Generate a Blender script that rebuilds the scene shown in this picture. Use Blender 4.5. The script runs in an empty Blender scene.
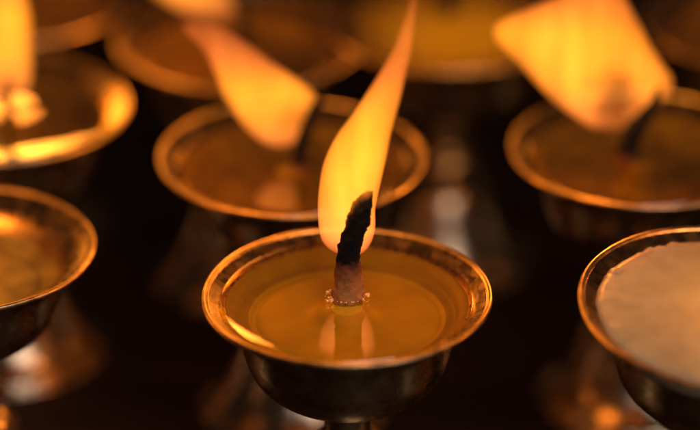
import bpy, bmesh, math, random
from mathutils import Vector, noise, Matrix

random.seed(7)
sc = bpy.context.scene
COL = sc.collection
R_ = math.radians

# ------------------------------------------------------------------ camera
PITCH = R_(27.2)
DIST = 0.80
PXM = 4143.0                    # photograph pixels (700 wide) per metre at the focus distance
RIM_Z = 0.076                   # height of the lamp rims over the table
FWD = Vector((0, math.cos(PITCH), -math.sin(PITCH)))
UP = Vector((0, math.sin(PITCH), math.cos(PITCH)))
RIGHT = Vector((1, 0, 0))
RIM0 = Vector((0, 0, RIM_Z))
AIM = RIM0 + RIGHT * (3 / PXM) + UP * (79 / PXM)
CAM = AIM - FWD * DIST
cd = bpy.data.cameras.new("camera")
cam = bpy.data.objects.new("camera", cd)
COL.objects.link(cam)
sc.camera = cam
cam.location = CAM
cam.rotation_euler = (math.pi / 2 - PITCH, 0, 0)
cd.sensor_width = 36
cd.lens = 36 * DIST / (700 / PXM)
cd.clip_start = 0.02
cd.clip_end = 50
cd.dof.use_dof = True
cd.dof.focus_distance = DIST + 0.001
cd.dof.aperture_fstop = 3.5
cd.dof.aperture_blades = 9

# ------------------------------------------------------------------ world, lamps, exposure
w = bpy.data.worlds.new("World")
sc.world = w
w.use_nodes = True
bg = w.node_tree.nodes["Background"]
bg.inputs[0].default_value = (1.0, 0.62, 0.45, 1)
bg.inputs[1].default_value = 0.02

def area(name, loc, target, size, power, color):
    l = bpy.data.lights.new(name, 'AREA')
    l.shape = 'RECTANGLE'
    l.size, l.size_y = size
    l.energy = power
    l.color = color
    o = bpy.data.objects.new(name, l)
    COL.objects.link(o)
    o.location = loc
    o.rotation_euler = (Vector(target) - Vector(loc)).to_track_quat('-Z', 'Y').to_euler()
    return o
area("window_light", (0.35, -0.9, 0.75), (0, 0.1, 0), (0.85, 0.55), 6.5, (1.0, 0.86, 0.80))

sc.view_settings.view_transform = 'Standard'
sc.view_settings.look = 'None'
sc.view_settings.exposure = 0
sc.view_settings.gamma = 1
sc.view_settings.use_curve_mapping = False
sc.render.engine = 'CYCLES'
cy = sc.cycles
cy.use_denoising = True
cy.denoiser = 'OPENIMAGEDENOISE'
cy.sample_clamp_indirect = 3
cy.sample_clamp_direct = 0
cy.max_bounces = 10
cy.glossy_bounces = 5
cy.transparent_max_bounces = 16
cy.volume_bounces = 0
cy.volume_step_rate = 0.6
cy.volume_max_steps = 128
cy.caustics_reflective = True
cy.caustics_refractive = True
cy.blur_glossy = 0.6

# ------------------------------------------------------------------ helpers
def at(px, py, z):
    """world point at height z that the photograph shows at pixel (px, py)"""
    d = FWD + RIGHT * ((px - 350) / PXM / DIST) + UP * ((215 - py) / PXM / DIST)
    t = (z - CAM.z) / d.z
    return CAM + d * t

def link(name, bm, mats, parent=None, smooth=True, loc=None):
    me = bpy.data.meshes.new(name)
    bmesh.ops.recalc_face_normals(bm, faces=bm.faces)
    bm.to_mesh(me)
    bm.free()
    for m in (mats if isinstance(mats, (list, tuple)) else [mats]):
        me.materials.append(m)
    if smooth:
        me.polygons.foreach_set("use_smooth", [True] * len(me.polygons))
    o = bpy.data.objects.new(name, me)
    COL.objects.link(o)
    if parent: o.parent = parent
    if loc: o.location = loc
    return o

def smooth_profile(pts, n=4):
    """Catmull-Rom through the points"""
    out = []
    P = [pts[0]] + list(pts) + [pts[-1]]
    for i in range(1, len(P) - 2):
        p0, p1, p2, p3 = [Vector(q) for q in P[i - 1:i + 3]]
        for k in range(n):
            t = k / n
            out.append(tuple(0.5 * ((2 * p1) + (p2 - p0) * t + (2 * p0 - 5 * p1 + 4 * p2 - p3) * t * t
                                    + (3 * p1 - p0 - 3 * p2 + p3) * t ** 3)))
    out.append(tuple(pts[-1]))
    return out

def lathe(prof, segs=128, wob=0.0, seed=0.0, closed=False):
    """prof: (r, z) list, revolved; wob = relative wobble of the hand-beaten metal"""
    bm = bmesh.new()
    rings = []
    for (r, z) in prof:
        r = max(r, 0)
        if r < 1e-6:
            rings.append([bm.verts.new((0, 0, z))])
            continue
        ring = []
        for i in range(segs):
            a = 2 * math.pi * i / segs
            c, s = math.cos(a), math.sin(a)
            k = 1 + wob * noise.noise(Vector((c * 1.7 + seed, s * 1.7, z * 30 + seed)))
            dz = wob * r * 0.5 * noise.noise(Vector((c * 1.3 - seed, s * 1.3, 5 + seed)))
            ring.append(bm.verts.new((r * k * c, r * k * s, z + dz)))
        rings.append(ring)
    pairs = list(zip(rings[:-1], rings[1:]))
    if closed: pairs.append((rings[-1], rings[0]))
    for A, B in pairs:
        if len(A) == 1 and len(B) == 1: continue
        for i in range(segs):
            j = (i + 1) % segs
            if len(A) == 1: bm.faces.new((A[0], B[i], B[j]))
            elif len(B) == 1: bm.faces.new((A[i], B[0], A[j]))
            else: bm.faces.new((A[i], B[i], B[j], A[j]))
    return bm

def tube(path, segs=24, rough=0.0, freq=400, flat=1.0, twist=0.0, ridges=0, ridge_amp=0.0, n=6, sharp=False):
    """path of (x, y, z, radius); a closed tapered solid lying along it, flat = depth / width"""
    pts = smooth_profile(path, n)
    bm = bmesh.new()
    rings = []
    for i, p in enumerate(pts):
        c = Vector(p[:3]); r = max(p[3], 1e-5)
        a = Vector(pts[max(i - 1, 0)][:3]); b = Vector(pts[min(i + 1, len(pts) - 1)][:3])
        t = (b - a).normalized()
        side = t.cross(Vector((0, 1, 0)))
        side = Vector((1, 0, 0)) if side.length < 1e-5 else side.normalized()
        dep = side.cross(t).normalized()
        ring = []
        for k in range(segs):
            an = 2 * math.pi * k / segs
            rr = r
            if ridges:
                rr *= 1 + ridge_amp * abs(math.cos(ridges * 0.5 * (an + twist * i)))
            v = side * math.cos(an) * rr + dep * math.sin(an) * rr * flat
            q = c + v
            if rough:
                q += v.normalized() * rough * (noise.fractal(q * freq, 1.0, 2.0, 4))
            ring.append(bm.verts.new(q))
        rings.append(ring)
    for A, B in zip(rings[:-1], rings[1:]):
        for k in range(segs):
            j = (k + 1) % segs
            bm.faces.new((A[k], A[j], B[j], B[k]))
    for rg in (rings[0], rings[-1]):
        cvert = bm.verts.new(sum((v.co for v in rg), Vector()) / len(rg))
        for k in range(segs):
            bm.faces.new((rg[k], rg[(k + 1) % segs], cvert))
    return bm

# ------------------------------------------------------------------ materials
def new_mat(name):
    m = bpy.data.materials.new(name)
    m.use_nodes = True
    nt = m.node_tree
    b = nt.nodes.get("Principled BSDF")
    return m, nt, b

def nd(nt, typ, **kw):
    n = nt.nodes.new(typ)
    for k, v in kw.items():
        if k.startswith("i_"):
            key = k[2:]
            n.inputs[int(key) if key.isdigit() else key.replace("_", " ")].default_value = v
        else:
            setattr(n, k, v)
    return n

def ramp(nt, stops):
    r = nt.nodes.new("ShaderNodeValToRGB")
    cr = r.color_ramp
    while len(cr.elements) > 1: cr.elements.remove(cr.elements[-1])
    cr.elements[0].position = stops[0][0]; cr.elements[0].color = stops[0][1]
    for p, c in stops[1:]:
        e = cr.elements.new(p); e.color = c
    return r

def metal(name, col, col2, rough=(0.16, 0.42)):
    m, nt, b = new_mat(name)
    L = nt.links.new
    tc = nd(nt, "ShaderNodeTexCoord")
    n1 = nd(nt, "ShaderNodeTexNoise", i_Scale=90.0, i_Detail=7.0, i_Roughness=0.65)
    n2 = nd(nt, "ShaderNodeTexNoise", i_Scale=900.0, i_Detail=3.0)
    n3 = nd(nt, "ShaderNodeTexNoise", i_Scale=260.0, i_Detail=5.0, i_Distortion=0.6)
    for n in (n1, n2, n3): L(tc.outputs["Object"], n.inputs["Vector"])
    # turning marks left by the lathe: fine rings in z
    mp = nd(nt, "ShaderNodeMapping"); mp.inputs["Scale"].default_value = (40, 40, 2600)
    n4 = nd(nt, "ShaderNodeTexNoise", i_Scale=1.0, i_Detail=3.0)
    L(tc.outputs["Object"], mp.inputs["Vector"]); L(mp.outputs[0], n4.inputs["Vector"])
    r1 = ramp(nt, [(0.35, (*col2, 1)), (0.62, (*col, 1))])
    L(n1.outputs["Fac"], r1.inputs[0])
    L(r1.outputs[0], b.inputs["Base Color"])
    b.inputs["Metallic"].default_value = 1.0
    mr = nd(nt, "ShaderNodeMapRange"); mr.inputs[1].default_value = 0.3; mr.inputs[2].default_value = 0.7
    mr.inputs[3].default_value = rough[0]; mr.inputs[4].default_value = rough[1]
    L(n3.outputs["Fac"], mr.inputs[0]); L(mr.outputs[0], b.inputs["Roughness"])
    ad = nd(nt, "ShaderNodeMath", operation='ADD'); L(n2.outputs["Fac"], ad.inputs[0]); L(n4.outputs["Fac"], ad.inputs[1])
    ad2 = nd(nt, "ShaderNodeMath", operation='MULTIPLY_ADD'); L(n3.outputs["Fac"], ad2.inputs[0]); ad2.inputs[1].default_value = 2.5
    L(ad.outputs[0], ad2.inputs[2])
    bp = nd(nt, "ShaderNodeBump", i_Strength=0.35, i_Distance=0.00012)
    L(ad2.outputs[0], bp.inputs["Height"]); L(bp.outputs[0], b.inputs["Normal"])
    return m

M_CUP = metal("tarnished_brass", (0.50, 0.35, 0.19), (0.34, 0.23, 0.11), (0.20, 0.38))
M_RIM = metal("worn_rim_brass", (0.70, 0.49, 0.25), (0.26, 0.18, 0.09), (0.28, 0.52))
M_FOOT = metal("polished_foot_brass", (0.62, 0.50, 0.36), (0.42, 0.31, 0.19), (0.14, 0.34))

def butter_mat(name, col, col2, rough, sss, radius, spec=0.5):
    m, nt, b = new_mat(name)
    L = nt.links.new
    tc = nd(nt, "ShaderNodeTexCoord")
    n1 = nd(nt, "ShaderNodeTexNoise", i_Scale=130.0, i_Detail=6.0)
    n2 = nd(nt, "ShaderNodeTexNoise", i_Scale=700.0, i_Detail=4.0)
    L(tc.outputs["Object"], n1.inputs["Vector"]); L(tc.outputs["Object"], n2.inputs["Vector"])
    r = ramp(nt, [(0.3, (*col2, 1)), (0.7, (*col, 1))])
    L(n1.outputs["Fac"], r.inputs[0]); L(r.outputs[0], b.inputs["Base Color"])
    b.inputs["Roughness"].default_value = rough
    b.inputs["Specular IOR Level"].default_value = spec
    b.inputs["Subsurface Weight"].default_value = sss
    b.inputs["Subsurface Radius"].default_value = radius
    b.inputs["Subsurface Scale"].default_value = 1.0
    bp = nd(nt, "ShaderNodeBump", i_Strength=0.25, i_Distance=0.0002)
    L(n2.outputs["Fac"], bp.inputs["Height"]); L(bp.outputs[0], b.inputs["Normal"])
    return m
M_BUTTER = butter_mat("soft_butter", (0.52, 0.45, 0.09), (0.43, 0.35, 0.055), 0.5, 0.5, (0.006, 0.003, 0.001))
M_HARD = butter_mat("set_butter", (0.38, 0.37, 0.26), (0.31, 0.29, 0.18), 0.34, 0.8, (0.012, 0.006, 0.002))

M_COAT = butter_mat("butter_coat", (0.33, 0.27, 0.06), (0.24, 0.18, 0.035), 0.5, 0.2, (0.003, 0.0015, 0.0005))
M_DEEP = butter_mat("deep_oil_bottom", (0.20, 0.15, 0.03), (0.08, 0.055, 0.012), 0.45, 0.0, (0.003, 0.0015, 0.0005), 0.3)

def oil_mat(name="melted_butter_oil", ripple=0.12, scale=70.0):
    m, nt, b = new_mat(name)
    nt.nodes.remove(b)
    L = nt.links.new
    out = nt.nodes["Material Output"]
    tr = nd(nt, "ShaderNodeBsdfTransparent"); tr.inputs[0].default_value = (0.97, 0.88, 0.30, 1)
    gl = nd(nt, "ShaderNodeBsdfGlossy"); gl.inputs["Roughness"].default_value = 0.035
    fr = nd(nt, "ShaderNodeFresnel"); fr.inputs["IOR"].default_value = 3.3
    tc = nd(nt, "ShaderNodeTexCoord")
    n1 = nd(nt, "ShaderNodeTexNoise", i_Scale=scale, i_Detail=2.0)
    L(tc.outputs["Object"], n1.inputs["Vector"])
    bp = nd(nt, "ShaderNodeBump", i_Strength=min(ripple, 1), i_Distance=0.0005 * max(ripple, 1))
    L(n1.outputs["Fac"], bp.inputs["Height"])
    L(bp.outputs[0], gl.inputs["Normal"])
    mx = nd(nt, "ShaderNodeMixShader")
    # the underside of the film is not a second mirror
    ge = nd(nt, "ShaderNodeNewGeometry")
    inv = nd(nt, "ShaderNodeMath", operation='SUBTRACT'); inv.inputs[0].default_value = 1.0; L(ge.outputs["Backfacing"], inv.inputs[1])
    fm = nd(nt, "ShaderNodeMath", operation='MULTIPLY'); L(fr.outputs[0], fm.inputs[0]); L(inv.outputs[0], fm.inputs[1])
    L(fm.outputs[0], mx.inputs[0]); L(tr.outputs[0], mx.inputs[1]); L(gl.outputs[0], mx.inputs[2])
    L(mx.outputs[0], out.inputs[0])
    return m
M_OIL = oil_mat()
M_OIL_RIPPLED = oil_mat("rippled_butter_oil", 0.9, 50.0)

def wick_mat(zc):
    m, nt, b = new_mat("cotton_wick")
    L = nt.links.new
    tc = nd(nt, "ShaderNodeTexCoord")
    sx = nd(nt, "ShaderNodeSeparateXYZ"); L(tc.outputs["Object"], sx.inputs[0])
    n = nd(nt, "ShaderNodeTexNoise", i_Scale=900.0, i_Detail=4.0); L(tc.outputs["Object"], n.inputs["Vector"])
    ma = nd(nt, "ShaderNodeMath", operation='MULTIPLY_ADD'); L(n.outputs["Fac"], ma.inputs[0]); ma.inputs[1].default_value = 0.0035
    L(sx.outputs["Z"], ma.inputs[2])
    mr = nd(nt, "ShaderNodeMapRange"); L(ma.outputs[0], mr.inputs[0])
    mr.inputs[1].default_value = zc - 0.006; mr.inputs[2].default_value = zc + 0.004
    r = ramp(nt, [(0.0, (0.34, 0.15, 0.045, 1)), (0.4, (0.20, 0.075, 0.025, 1)), (0.62, (0.12, 0.04, 0.02, 1)), (0.8, (0.003, 0.003, 0.004, 1))])
    L(mr.outputs[0], r.inputs[0]); L(r.outputs[0], b.inputs["Base Color"])
    b.inputs["Roughness"].default_value = 0.85
    b.inputs["Specular IOR Level"].default_value = 0.15
    b.inputs["Subsurface Weight"].default_value = 0.0
    n2 = nd(nt, "ShaderNodeTexNoise", i_Scale=2200.0, i_Detail=5.0); L(tc.outputs["Object"], n2.inputs["Vector"])
    bp = nd(nt, "ShaderNodeBump", i_Strength=0.8, i_Distance=0.0003)
    L(n2.outputs["Fac"], bp.inputs["Height"]); L(bp.outputs[0], b.inputs["Normal"])
    return m

def flame_mat(name, z0, z1, core, bright=1.0, sigma=300.0, hollow=0.8):
    """burning gas: a volume that glows and slightly absorbs; coordinates are the flame object's own.
    z0..z1 height of the flame, core = (x, z, rx, rz) ellipse of dark unburnt gas round the wick"""
    m, nt, b = new_mat(name)
    nt.nodes.remove(b)
    L = nt.links.new
    out = nt.nodes["Material Output"]
    tc = nd(nt, "ShaderNodeTexCoord")
    sx = nd(nt, "ShaderNodeSeparateXYZ"); L(tc.outputs["Object"], sx.inputs[0])
    h = nd(nt, "ShaderNodeMapRange"); L(sx.outputs["Z"], h.inputs[0])
    h.inputs[1].default_value = z0; h.inputs[2].default_value = z1
    S = sigma
    B = bright
    def e(r, g, bl): return (r * B, g * B, bl * B, 1)
    col = ramp(nt, [(0.0, e(.85, .25, .05)), (0.10, e(.95, .30, .04)), (0.26, e(1.05, .37, .026)), (0.48, e(1.1, .41, .022)),
                    (0.66, e(.85, .24, .028)), (0.82, e(.60, .16, .024)), (1.0, e(.5, .12, .02))])
    L(h.outputs[0], col.inputs[0])
    # soft streaks
    ns = nd(nt, "ShaderNodeTexNoise", i_Scale=1.0, i_Detail=2.0)
    mp = nd(nt, "ShaderNodeMapping"); mp.inputs["Scale"].default_value = (140, 90, 34)
    L(tc.outputs["Object"], mp.inputs[0]); L(mp.outputs[0], ns.inputs["Vector"])
    st = nd(nt, "ShaderNodeMapRange"); st.inputs[1].default_value = 0.3; st.inputs[2].default_value = 0.7
    st.inputs[3].default_value = 0.65; st.inputs[4].default_value = 1.2
    L(ns.outputs["Fac"], st.inputs[0])
    # hollow
    mp2 = nd(nt, "ShaderNodeMapping"); mp2.vector_type = 'POINT'
    cx, cz, rx, rz = core
    mp2.inputs["Scale"].default_value = (1 / rx, 1 / (rx * 3), 1 / rz)
    mp2.inputs["Location"].default_value = (-cx / rx, 0, -cz / rz)
    L(tc.outputs["Object"], mp2.inputs[0])
    tn = nd(nt, "ShaderNodeTexNoise", i_Scale=180.0, i_Detail=2.0); L(tc.outputs["Object"], tn.inputs["Vector"])
    tb = nd(nt, "ShaderNodeVectorMath", operation='MULTIPLY_ADD'); L(tn.outputs["Color"], tb.inputs[0]); tb.inputs[1].default_value = (1.3, 0, 1.3)
    sb = nd(nt, "ShaderNodeVectorMath", operation='SUBTRACT'); L(mp2.outputs[0], sb.inputs[0]); sb.inputs[1].default_value = (0.65, 0, 0.65)
    L(sb.outputs[0], tb.inputs[2])
    ln = nd(nt, "ShaderNodeVectorMath", operation='LENGTH'); L(tb.outputs[0], ln.inputs[0])
    ho = nd(nt, "ShaderNodeMapRange", interpolation_type='SMOOTHSTEP'); L(ln.outputs["Value"], ho.inputs[0])
    ho.inputs[1].default_value = 0.15; ho.inputs[2].default_value = 1.3
    ho.inputs[3].default_value = 1 - hollow; ho.inputs[4].default_value = 1.0
    # thinner gas at the very foot and at the tip
    fade = ramp(nt, [(0.0, (.35, .35, .35, 1)), (0.09, (1, 1, 1, 1)), (0.62, (1, 1, 1, 1)), (1.0, (.5, .5, .5, 1))])
    L(h.outputs[0], fade.inputs[0])
    hf = nd(nt, "ShaderNodeMath", operation='MULTIPLY'); L(ho.outputs[0], hf.inputs[0]); L(fade.outputs[0], hf.inputs[1])
    ho = hf
    den = nd(nt, "ShaderNodeMath", operation='MULTIPLY'); L(st.outputs[0], den.inputs[0]); L(ho.outputs[0], den.inputs[1])
    d1 = nd(nt, "ShaderNodeMath", operation='MULTIPLY'); L(den.outputs[0], d1.inputs[0]); d1.inputs[1].default_value = S
    em = nd(nt, "ShaderNodeEmission"); L(col.outputs[0], em.inputs[0]); L(d1.outputs[0], em.inputs[1])
    ab = nd(nt, "ShaderNodeVolumeAbsorption"); ab.inputs[0].default_value = (0, 0.42, 0.2, 1)
    d2 = nd(nt, "ShaderNodeMath", operation='MULTIPLY'); L(ho.outputs[0], d2.inputs[0]); d2.inputs[1].default_value = S
    L(d2.outputs[0], ab.inputs[1])
    # green and blue are absorbed less than red, so weaken their glow alike
    tint = nd(nt, "ShaderNodeMix", data_type='RGBA', blend_type='MULTIPLY'); tint.inputs[0].default_value = 1
    L(col.outputs[0], tint.inputs[6]); tint.inputs[7].default_value = (1, 0.64, 0.8, 1)
    L(tint.outputs[2], em.inputs[0])
    ad = nd(nt, "ShaderNodeAddShader"); L(em.outputs[0], ad.inputs[0]); L(ab.outputs[0], ad.inputs[1])
    L(ad.outputs[0], out.inputs["Volume"])
    return m

def bubble_mat():
    m, nt, b = new_mat("oil_froth")
    b.inputs["Base Color"].default_value = (0.8, 0.5, 0.2, 1)
    b.inputs["Roughness"].default_value = 0.12
    b.inputs["Transmission Weight"].default_value = 0.15
    b.inputs["IOR"].default_value = 1.45
    return m
M_BUB = bubble_mat()

def table_mat():
    m, nt, b = new_mat("dark_lacquered_table")
    L = nt.links.new
    tc = nd(nt, "ShaderNodeTexCoord")
    mp = nd(nt, "ShaderNodeMapping"); mp.inputs["Scale"].default_value = (12, 60, 12)
    n = nd(nt, "ShaderNodeTexNoise", i_Scale=1.0, i_Detail=8.0, i_Distortion=0.8)
    L(tc.outputs["Object"], mp.inputs[0]); L(mp.outputs[0], n.inputs["Vector"])
    r = ramp(nt, [(0.3, (0.008, 0.003, 0.002, 1)), (0.75, (0.028, 0.011, 0.007, 1))])
    L(n.outputs["Fac"], r.inputs[0]); L(r.outputs[0], b.inputs["Base Color"])
    n2 = nd(nt, "ShaderNodeTexNoise", i_Scale=60.0, i_Detail=6.0); L(tc.outputs["Object"], n2.inputs["Vector"])
    mr = nd(nt, "ShaderNodeMapRange"); mr.inputs[3].default_value = 0.45; mr.inputs[4].default_value = 0.75
    L(n2.outputs["Fac"], mr.inputs[0]); L(mr.outputs[0], b.inputs["Roughness"])
    b.inputs["Specular IOR Level"].default_value = 0.25
    bp = nd(nt, "ShaderNodeBump", i_Strength=0.2, i_Distance=0.0004); L(n2.outputs["Fac"], bp.inputs["Height"])
    L(bp.outputs[0], b.inputs["Normal"])
    return m

# ------------------------------------------------------------------ setting
bm = bmesh.new()
bmesh.ops.create_grid(bm, x_segments=2, y_segments=2, size=1.0)
tab = link("table_top", bm, table_mat(), smooth=False, loc=(0, 0.5, 0))
tab["kind"] = "structure"

# ------------------------------------------------------------------ the lamp
R = 0.035
OUT_PROF = [(0.962, -0.040), (0.90, -0.075), (0.83, -0.125), (0.775, -0.20), (0.745, -0.30), (0.722, -0.42), (0.68, -0.55),
            (0.60, -0.66), (0.47, -0.755), (0.32, -0.815), (0.17, -0.845)]
IN_PROF = [(0.0, -0.74), (0.25, -0.73), (0.45, -0.66), (0.58, -0.56), (0.655, -0.42), (0.70, -0.28), (0.745, -0.17), (0.80, -0.105),
           (0.87, -0.060), (0.93, -0.030), (0.962, -0.012)]
RIM_PROF = [(0.964, -0.012), (0.972, -0.001), (0.985, 0.004), (0.997, -0.001), (1.002, -0.012), (0.998, -0.026), (0.984, -0.034), (0.968, -0.034), (0.958, -0.024)]
STEM_PROF = [(0.0, -0.80), (0.20, -0.835), (0.172, -0.90), (0.165, -1.02), (0.175, -1.10), (0.23, -1.14), (0.275, -1.19), (0.28, -1.23), (0.235, -1.28),
             (0.165, -1.32), (0.15, -1.40), (0.165, -1.47), (0.0, -1.48)]
FOOT_PROF = [(0.0, -1.38), (0.17, -1.385), (0.26, -1.41), (0.33, -1.46), (0.38, -1.55), (0.43, -1.68), (0.49, -1.82), (0.56, -1.95), (0.64, -2.04), (0.70, -2.09),
             (0.71, -2.13), (0.70, -2.165), (0.0, -2.165)]

def inner_radius(z):
    pts = sorted(IN_PROF, key=lambda p: p[1])
    for a, b in zip(pts[:-1], pts[1:]):
        if a[1] <= z <= b[1]:
            return a[0] + (b[0] - a[0]) * (z - a[1]) / (b[1] - a[1])
    return pts[-1][0]

def sc_prof(p, k=R): return [(a * k, b * k) for a, b in p]

def sheet(rows, depth, segs=40, n=6, zoom=1.0):
    """flame given as rows (y, x left, x right, half depth): level rings stacked upwards"""
    pts = smooth_profile([(r[0], (r[1] + r[2]) / 2, (r[2] - r[1]) / 2, r[3]) for r in rows], n)
    k = zoom / PXM
    bm = bmesh.new()
    rings = []
    for h, c, hw, hd in pts:
        ring = []
        for i in range(segs):
            a = 2 * math.pi * i / segs
            ring.append(bm.verts.new(((c + hw * math.cos(a)) * k, (depth + hd * math.sin(a)) * k, (h / math.cos(PITCH) - depth * math.tan(PITCH)) * k)))
        rings.append(ring)
    for A, B in zip(rings[:-1], rings[1:]):
        for i in range(segs):
            j = (i + 1) % segs
            bm.faces.new((A[i], A[j], B[j], B[i]))
    bm.faces.new(rings[0]); bm.faces.new(rings[-1])
    return bm

def px_path(pts, s=1.0, y=0.0, lean=0.0, squash=1.0):
    """(dx, dy up, r) in photograph pixels at the focus distance -> a path in the lamp's upright plane"""
    k = s / PXM
    out = []
    for p in pts:
        z = p[1] * k / math.cos(PITCH)
        yy = p[3] * k if len(p) > 3 else 0.0
        # a point further back also shows higher, so take that off its height
        z -= yy * math.tan(PITCH)
        out.append((p[0] * k, y + yy, z, p[2] * k))
    return out

def make_lamp(label, loc, flame_pts=None, wick_pts=None, scale=1.0, tilt=0.0, tiltx=0.0, oil_level=-0.085, solid=-0.30, seed=0.0,
              hard=False, light=0.0, core=None, bright=1.8, charred=None, detail=False, lightpos=None, sigma=190.0, flat=0.65, rz=0.0, liftlight=0.0,
              group='brass butter lamps standing in rows on the dark table', hollow=0.8, rows=None, mats=None, dull=False, smooth_oil=False):
    root = bpy.data.objects.new("butter_lamp", None)
    COL.objects.link(root)
    root.empty_display_size = 0.02
    root["label"] = label
    root["category"] = "butter lamp"
    root["group"] = group
    H = 2.165 * R
    root.location = (loc[0], loc[1], 0)
    root.scale = (scale,) * 3
    root.rotation_euler = (tiltx, tilt, 0)
    up = lambda o: setattr(o, "location", (0, 0, H)) or o
    # cup
    prof = smooth_profile(sc_prof(OUT_PROF[::-1]), 3) + smooth_profile(sc_prof(IN_PROF[::-1]), 3)
    cup = up(link("cup", lathe([(0, -0.845 * R)] + prof, 160, 0.010, seed), M_CUP, root))
    rim = link("rim", lathe(smooth_profile(sc_prof(RIM_PROF + [RIM_PROF[0]]), 2)[:-1], 192, 0.010, seed, closed=True), M_RIM, cup)
    up(link("stem", lathe(smooth_profile(sc_prof(STEM_PROF), 3), 48), M_CUP, root))
    up(link("foot", lathe(smooth_profile(sc_prof(FOOT_PROF), 3), 96, 0.004, seed + 3), M_FOOT, root))
    # butter
    if hard:
        rr = inner_radius(oil_level) + 0.004
        bmb = bmesh.new()
        rings = []
        N, K = 160, 26
        c0 = bmb.verts.new((0, 0, oil_level * R + 0.0006))
        for k in range(1, K + 1):
            f = k / K
            ring = []
            for i in range(N):
                a = 2 * math.pi * i / N
                edge = rr * (1 - 0.010 * (0.5 + noise.noise(Vector((math.cos(a) * 5, math.sin(a) * 5, 2)))) - 0.003 * abs(noise.noise(Vector((math.cos(a) * 16, math.sin(a) * 16, 7)))))
                r = f * edge * R
                p = Vector((r * math.cos(a), r * math.sin(a), 0))
                z = oil_level * R + 0.0006 * (1 - f * f) + 0.00012 * noise.noise(p * 260)
                lump = max(0, noise.noise(p * 800 + Vector((0, 0, 4)))) * max(0, noise.noise(p * 170 + Vector((3, 0, 9))) + 0.15)
                z += 0.0034 * lump * max(0, (f - 0.80) / 0.2)
                if k == K: z -= 0.0012
                ring.append(bmb.verts.new((p.x, p.y, z)))
            rings.append(ring)
        for i in range(N): bmb.faces.new((c0, rings[0][i], rings[0][(i + 1) % N]))
        for A, B in zip(rings[:-1], rings[1:]):
            for i in range(N):
                j = (i + 1) % N
                bmb.faces.new((A[i], B[i], B[j], A[j]))
        lo = [bmb.verts.new((v.co.x * 0.80, v.co.y * 0.80, -0.30 * R)) for v in rings[-1]]
        for i in range(N):
            j = (i + 1) % N
            bmb.faces.new((rings[-1][i], lo[i], lo[j], rings[-1][j]))
        bmb.faces.new(lo)
        bu = up(link("butter", bmb, M_HARD, root))
    else:
        # soft butter: a flat disc in the middle and a thin coat up the wall to just under the oil line
        rs = inner_radius(solid) - 0.02
        coat = [(inner_radius(z) - 0.012, z) for z in [solid + (oil_level - 0.004 - solid) * f for f in (0.25, 0.5, 0.75, 1.0)]]
        bp_ = [(0, oil_level - 0.030), (0.10, oil_level - 0.034), (0.17, (oil_level + solid) / 2), (0.26, solid + 0.014), (rs * 0.6, solid + 0.010), (rs * 0.82, solid + 0.006), (rs * 0.90, solid - 0.006), (rs * 0.955, solid + 0.012)] + coat
        under = [(inner_radius(oil_level - 0.004) + 0.006, oil_level - 0.004), (inner_radius(solid) + 0.006, solid), (inner_radius(solid - 0.10), solid - 0.10), (0, solid - 0.11)]
        bu = up(link("butter", lathe(smooth_profile(sc_prof(bp_), 3) + sc_prof(under), 128, 0.003, seed), mats or (M_DEEP, M_DEEP), root))
        for f in bu.data.polygons:
            if math.hypot(f.center.x, f.center.y) > rs * 0.955 * R: f.material_index = 1
        ro = inner_radius(oil_level)
        ol = oil_level
        oc = ol - 0.020
        op = [(0, oc), (ro * 0.40, oc), (ro * 0.55, oc + 0.002), (ro * 0.70, oc + 0.009), (ro * 0.80, oc + 0.017), (ro * 0.88, oc + 0.026), (ro * 0.94, oc + 0.034), (ro * 0.985, oc + 0.042), (ro * 1.03, oc + 0.052)]
        ob = [(ro * 1.0, ol - 0.002), (ro * 0.88, ol - 0.014), (ro * 0.6, ol - 0.034), (0, ol - 0.036)]
        if not dull: link("melted_oil", lathe(smooth_profile(sc_prof(op), 4) + sc_prof(ob), 128, 0.0, seed), M_OIL if smooth_oil or detail else M_OIL_RIPPLED, bu)
    base_z = H + oil_level * R
    zoom = (Vector((loc[0], loc[1], H)) - CAM).dot(FWD) / DIST      # further lamps look smaller
    if wick_pts:
        path = px_path(wick_pts, zoom)
        charz = charred / PXM / math.cos(PITCH) if charred else 0.002
        wk = link("wick", tube(path, 36, 0.0005, 650, 0.8, 0.07, 6, 0.09, 8), wick_mat(charz), root)
        wk.location = (0, 0, base_z)
    if detail:
        # froth and tiny beads of oil where the wick leaves the surface
        bmf = bmesh.new()
        rnd = random.Random(5)
        spots = []
        for side in (-1, 1):
            for q in range(13):
                spots.append((side * (0.0036 + rnd.random() * 0.0018), (rnd.random() - 0.5) * 0.0045 + 0.0028, 0.00008 + rnd.random() * 0.0012 * (q % 3 == 0), 0.00014 + rnd.random() * 0.00034))
        for q in range(16):
            an = math.pi + rnd.random() * math.pi
            spots.append((0.0039 * math.cos(an), 0.0036 + 0.0032 * math.sin(an), 0.00005, 0.0001 + rnd.random() * 0.0002))
        for x, y, z, r in spots:
            mt = Matrix.Translation((x, y, z)) @ Matrix.Diagonal((r, r, r * 0.8, 1))
            bmesh.ops.create_icosphere(bmf, subdivisions=2, radius=1, matrix=mt)
        fr = link("oil_froth", bmf, M_BUB, root)
        fr.location = (0, 0, base_z)
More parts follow.
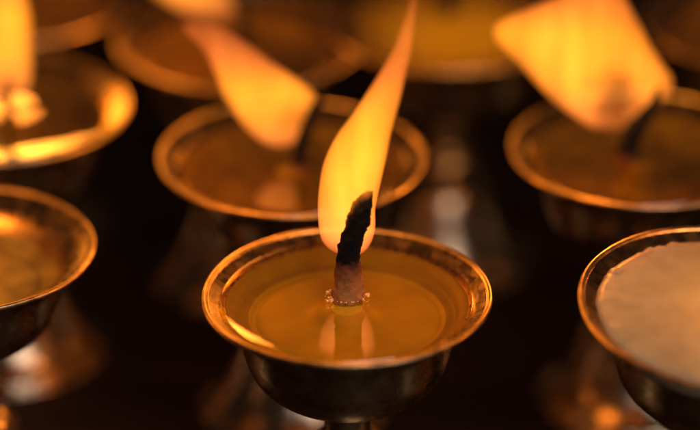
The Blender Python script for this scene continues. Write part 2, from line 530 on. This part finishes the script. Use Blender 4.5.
    if flame_pts:
        path = px_path(flame_pts, zoom)
        zs = [p[2] for p in path]
        z0, z1 = min(zs), max(zs)
        k = zoom / PXM
        cr = (core[0] * k, core[1] * k / math.cos(PITCH), core[2] * k, core[3] * k / math.cos(PITCH)) if core else (0, z0, .001, .001)
        fl = link("flame", sheet(rows, 10, zoom=zoom) if rows else tube(path, 32, 0, 400, flat, n=8), flame_mat("flame_gas", z0, z1, cr, bright, sigma, hollow), root)
        fl.location = (0, 0, base_z)
        if light:
            # the light the burning gas throws: three small soft lamps along it
            for i, (t, pw) in enumerate(((0.40, 0.45), (0.60, 0.55))):
                f = t * (len(path) - 1); a = int(f); b_ = min(a + 1, len(path) - 1)
                q = Vector(path[a][:3]).lerp(Vector(path[b_][:3]), f - a)
                l = bpy.data.lights.new("flame_light", 'POINT')
                l.energy = light * pw
                l.color = (1.0, 0.26, 0.028)
                l.shadow_soft_size = 0.009
                lo_ = bpy.data.objects.new("flame_light", l)
                COL.objects.link(lo_)
                lo_.parent = root
                lo_.location = (q.x, q.y, q.z + base_z)
    return root

def rim_at(px, py, scale=1.0, back=0.0):
    p = at(px, py, 2.165 * R * scale)
    return (p.x, p.y + back)

LP = 0.18
# front lamp ---------------------------------------------------------------
F_WICK = [(1, -8, 11, 15), (1, -1, 13, 15), (1, 8, 15.5, 15), (2, 18, 14.5, 15), (1, 34, 12.5, 15), (1.5, 49, 11, 14), (4.5, 64, 10, 13), (10, 79, 10.5, 12), (13.5, 92, 10, 12), (17.5, 102, 7.5, 12), (22.5, 109, 3.5, 12), (25.5, 112, 1.0, 12)]
F_FLAME = [(-5, 52, 6, 53), (-3, 56, 17, 53), (-1, 64, 25, 50), (0, 77, 28.5, 43), (-0.5, 96, 29, 33), (2, 115, 30, 27), (6, 134, 30, 21), (14, 156, 27, 14), (24, 178, 21.5, 9), (36, 204, 16.5, 5), (46, 228, 12, 3), (54, 250, 8.5, 2),
           (60, 274, 5.5, 1), (64, 294, 3.6, 0), (66, 316, 1.8, 0), (67, 332, 0.3, 0)]
make_lamp("sharply focused brass butter lamp in front with clear amber oil and tall slender flame",
          rim_at(347, 294), F_FLAME, F_WICK, oil_level=-0.075, solid=-0.19, seed=0.5, light=LP, core=(8, 98, 10, 24), charred=38, mats=(M_BUTTER, M_COAT), flat=0.8,
          detail=True, bright=2.3, hollow=0.7)

# other lamps: (label, rim centre px, ...)
def side_flame(pts): return pts
SW = [(0, -8, 8), (0, 8, 8), (2, 22, 6), (5, 34, 3), (7, 40, 1)]

make_lamp("brass butter lamp with dark olive oil, cut by the lower left edge",
          rim_at(-41, 247, 0.97), [(-20, 15, 4), (-22, 30, 18), (-24, 60, 24), (-30, 100, 20), (-42, 140, 11), (-54, 180, 2)], [(a - 20, b, c) for a, b, c in SW], scale=0.97, seed=2.1,
          light=LP * 0.7, core=(0, 20, 12, 25), oil_level=-0.24, solid=-0.30, dull=True)
make_lamp("brass butter lamp brimful of pale opaque butter with a lumpy edge",
          rim_at(709, 305, 1.05, 0.0055), [(26, 15, 4), (30, 30, 18), (34, 60, 24), (44, 100, 20), (56, 140, 11), (66, 180, 2)], [(24 + a, b, c) for a, b, c in SW], scale=1.05, tilt=R_(4.0), tiltx=R_(4.0),
          seed=3.3, hard=True, oil_level=-0.045, light=LP * 0.6, core=(30, 20, 12, 25))
make_lamp("brass butter lamp directly behind the focused one, its flame blown to the upper left",
          rim_at(292, 156), [(14, 10, 4), (2, 24, 19), (-9, 42, 28), (-26, 68, 31), (-44, 92, 28), (-64, 114, 22), (-84, 130, 16), (-102, 139, 10), (-116, 141, 3)],
          [(6, -8, 6.5), (8, 14, 6.5), (13, 32, 6), (20, 50, 5), (28, 64, 3.5), (32, 70, 1)], seed=4.7, light=LP, core=(2, 44, 22, 22), bright=2.2, charred=5, hollow=0.6,
          rows=[(20, -18, -6, 2), (23, -26, 2, 6), (31, -38, 8, 11), (45, -51, 13, 15), (60, -61, 19, 17), (69, -67, 24, 16), (76, -70, 18, 15), (85, -73, 6, 14), (97, -78, -12, 12), (107, -83, -26, 11),
                (116, -89, -37, 10), (125, -98, -50, 9), (133, -107, -62, 7.5), (139, -107, -73, 5), (142, -101, -84, 1.5)])
make_lamp("brass butter lamp with the broadest flame, flaring wide to the upper left",
          rim_at(643, 147), [(14, 10, 6), (0, 26, 26), (-18, 50, 44), (-44, 84, 56), (-62, 114, 60), (-66, 146, 46), (-50, 182, 26), (-38, 214, 10), (-34, 228, 2)],
          [(-16, -6, 9), (-14, 14, 10), (-8, 30, 9), (2, 42, 7), (9, 52, 5), (12, 64, 3), (13, 70, 1)], seed=5.9, light=LP * 1.4, core=(-29, 50, 36, 40), bright=2.3, charred=5, hollow=0.86,
          rows=[(28, -48, -18, 3), (33, -56, -9, 7), (42, -70, 4, 11), (54, -87, 18, 14), (66, -100, 26, 16), (78, -112, 27, 16), (92, -126, 16, 16), (104, -139, 8, 15), (115, -149, 1, 14), (125, -152, -4, 13),
                (133, -145, -9, 12), (143, -122, -15, 11), (155, -93, -22, 10), (172, -70, -30, 8), (196, -56, -38, 5), (216, -50, -45, 1)])
make_lamp("brass butter lamp with an upright pale flame at the upper left edge",
          rim_at(0, 106), [(8, 10, 5), (6, 28, 24), (4, 60, 30), (4, 95, 31), (6, 130, 24), (12, 165, 14), (18, 195, 3)],
          [(8, -8, 6), (8, 10, 6), (8, 28, 5), (9, 40, 1)], seed=7.2, light=LP * 0.35, core=(8, 22, 16, 26), bright=1.9, charred=5)
# third row
make_lamp("far blurred brass butter lamp in the upper left corner behind the upright flame",
          rim_at(12, -6), [(0, 10, 4), (0, 30, 22), (-2, 60, 28), (-10, 100, 20), (-20, 140, 4)], SW, seed=8.4, light=LP * 0.8, core=(0, 20, 12, 20), oil_level=-0.12)
make_lamp("far blurred brass butter lamp whose flame streams out over the top left edge",
          rim_at(240, 38), [(-8, 34, 4), (-20, 44, 15), (-42, 54, 20), (-68, 66, 18), (-94, 80, 14), (-118, 98, 9), (-140, 116, 2)], SW, seed=9.4, light=LP * 0.8, core=(0, 14, 10, 14), oil_level=-0.12)
make_lamp("far blurred brass butter lamp just right of the tall slender flame's tip",
          rim_at(450, 21), [(0, 48, 4), (4, 62, 22), (8, 90, 28), (10, 130, 20), (8, 170, 4)], [(a, b + 28, c, 40) for a, b, c in SW], seed=10.4, light=LP * 0.5, core=(0, 20, 12, 20), oil_level=-0.08, solid=-0.12, mats=(M_BUTTER, M_COAT))
make_lamp("far dim brass butter lamp blurred in the upper right corner beyond the broad flame",
          rim_at(765, 20), [(0, 10, 4), (4, 30, 18), (8, 60, 20), (10, 100, 14), (8, 140, 4)], SW, seed=11.4, light=LP * 0.4, core=(0, 20, 12, 20), oil_level=-0.16)
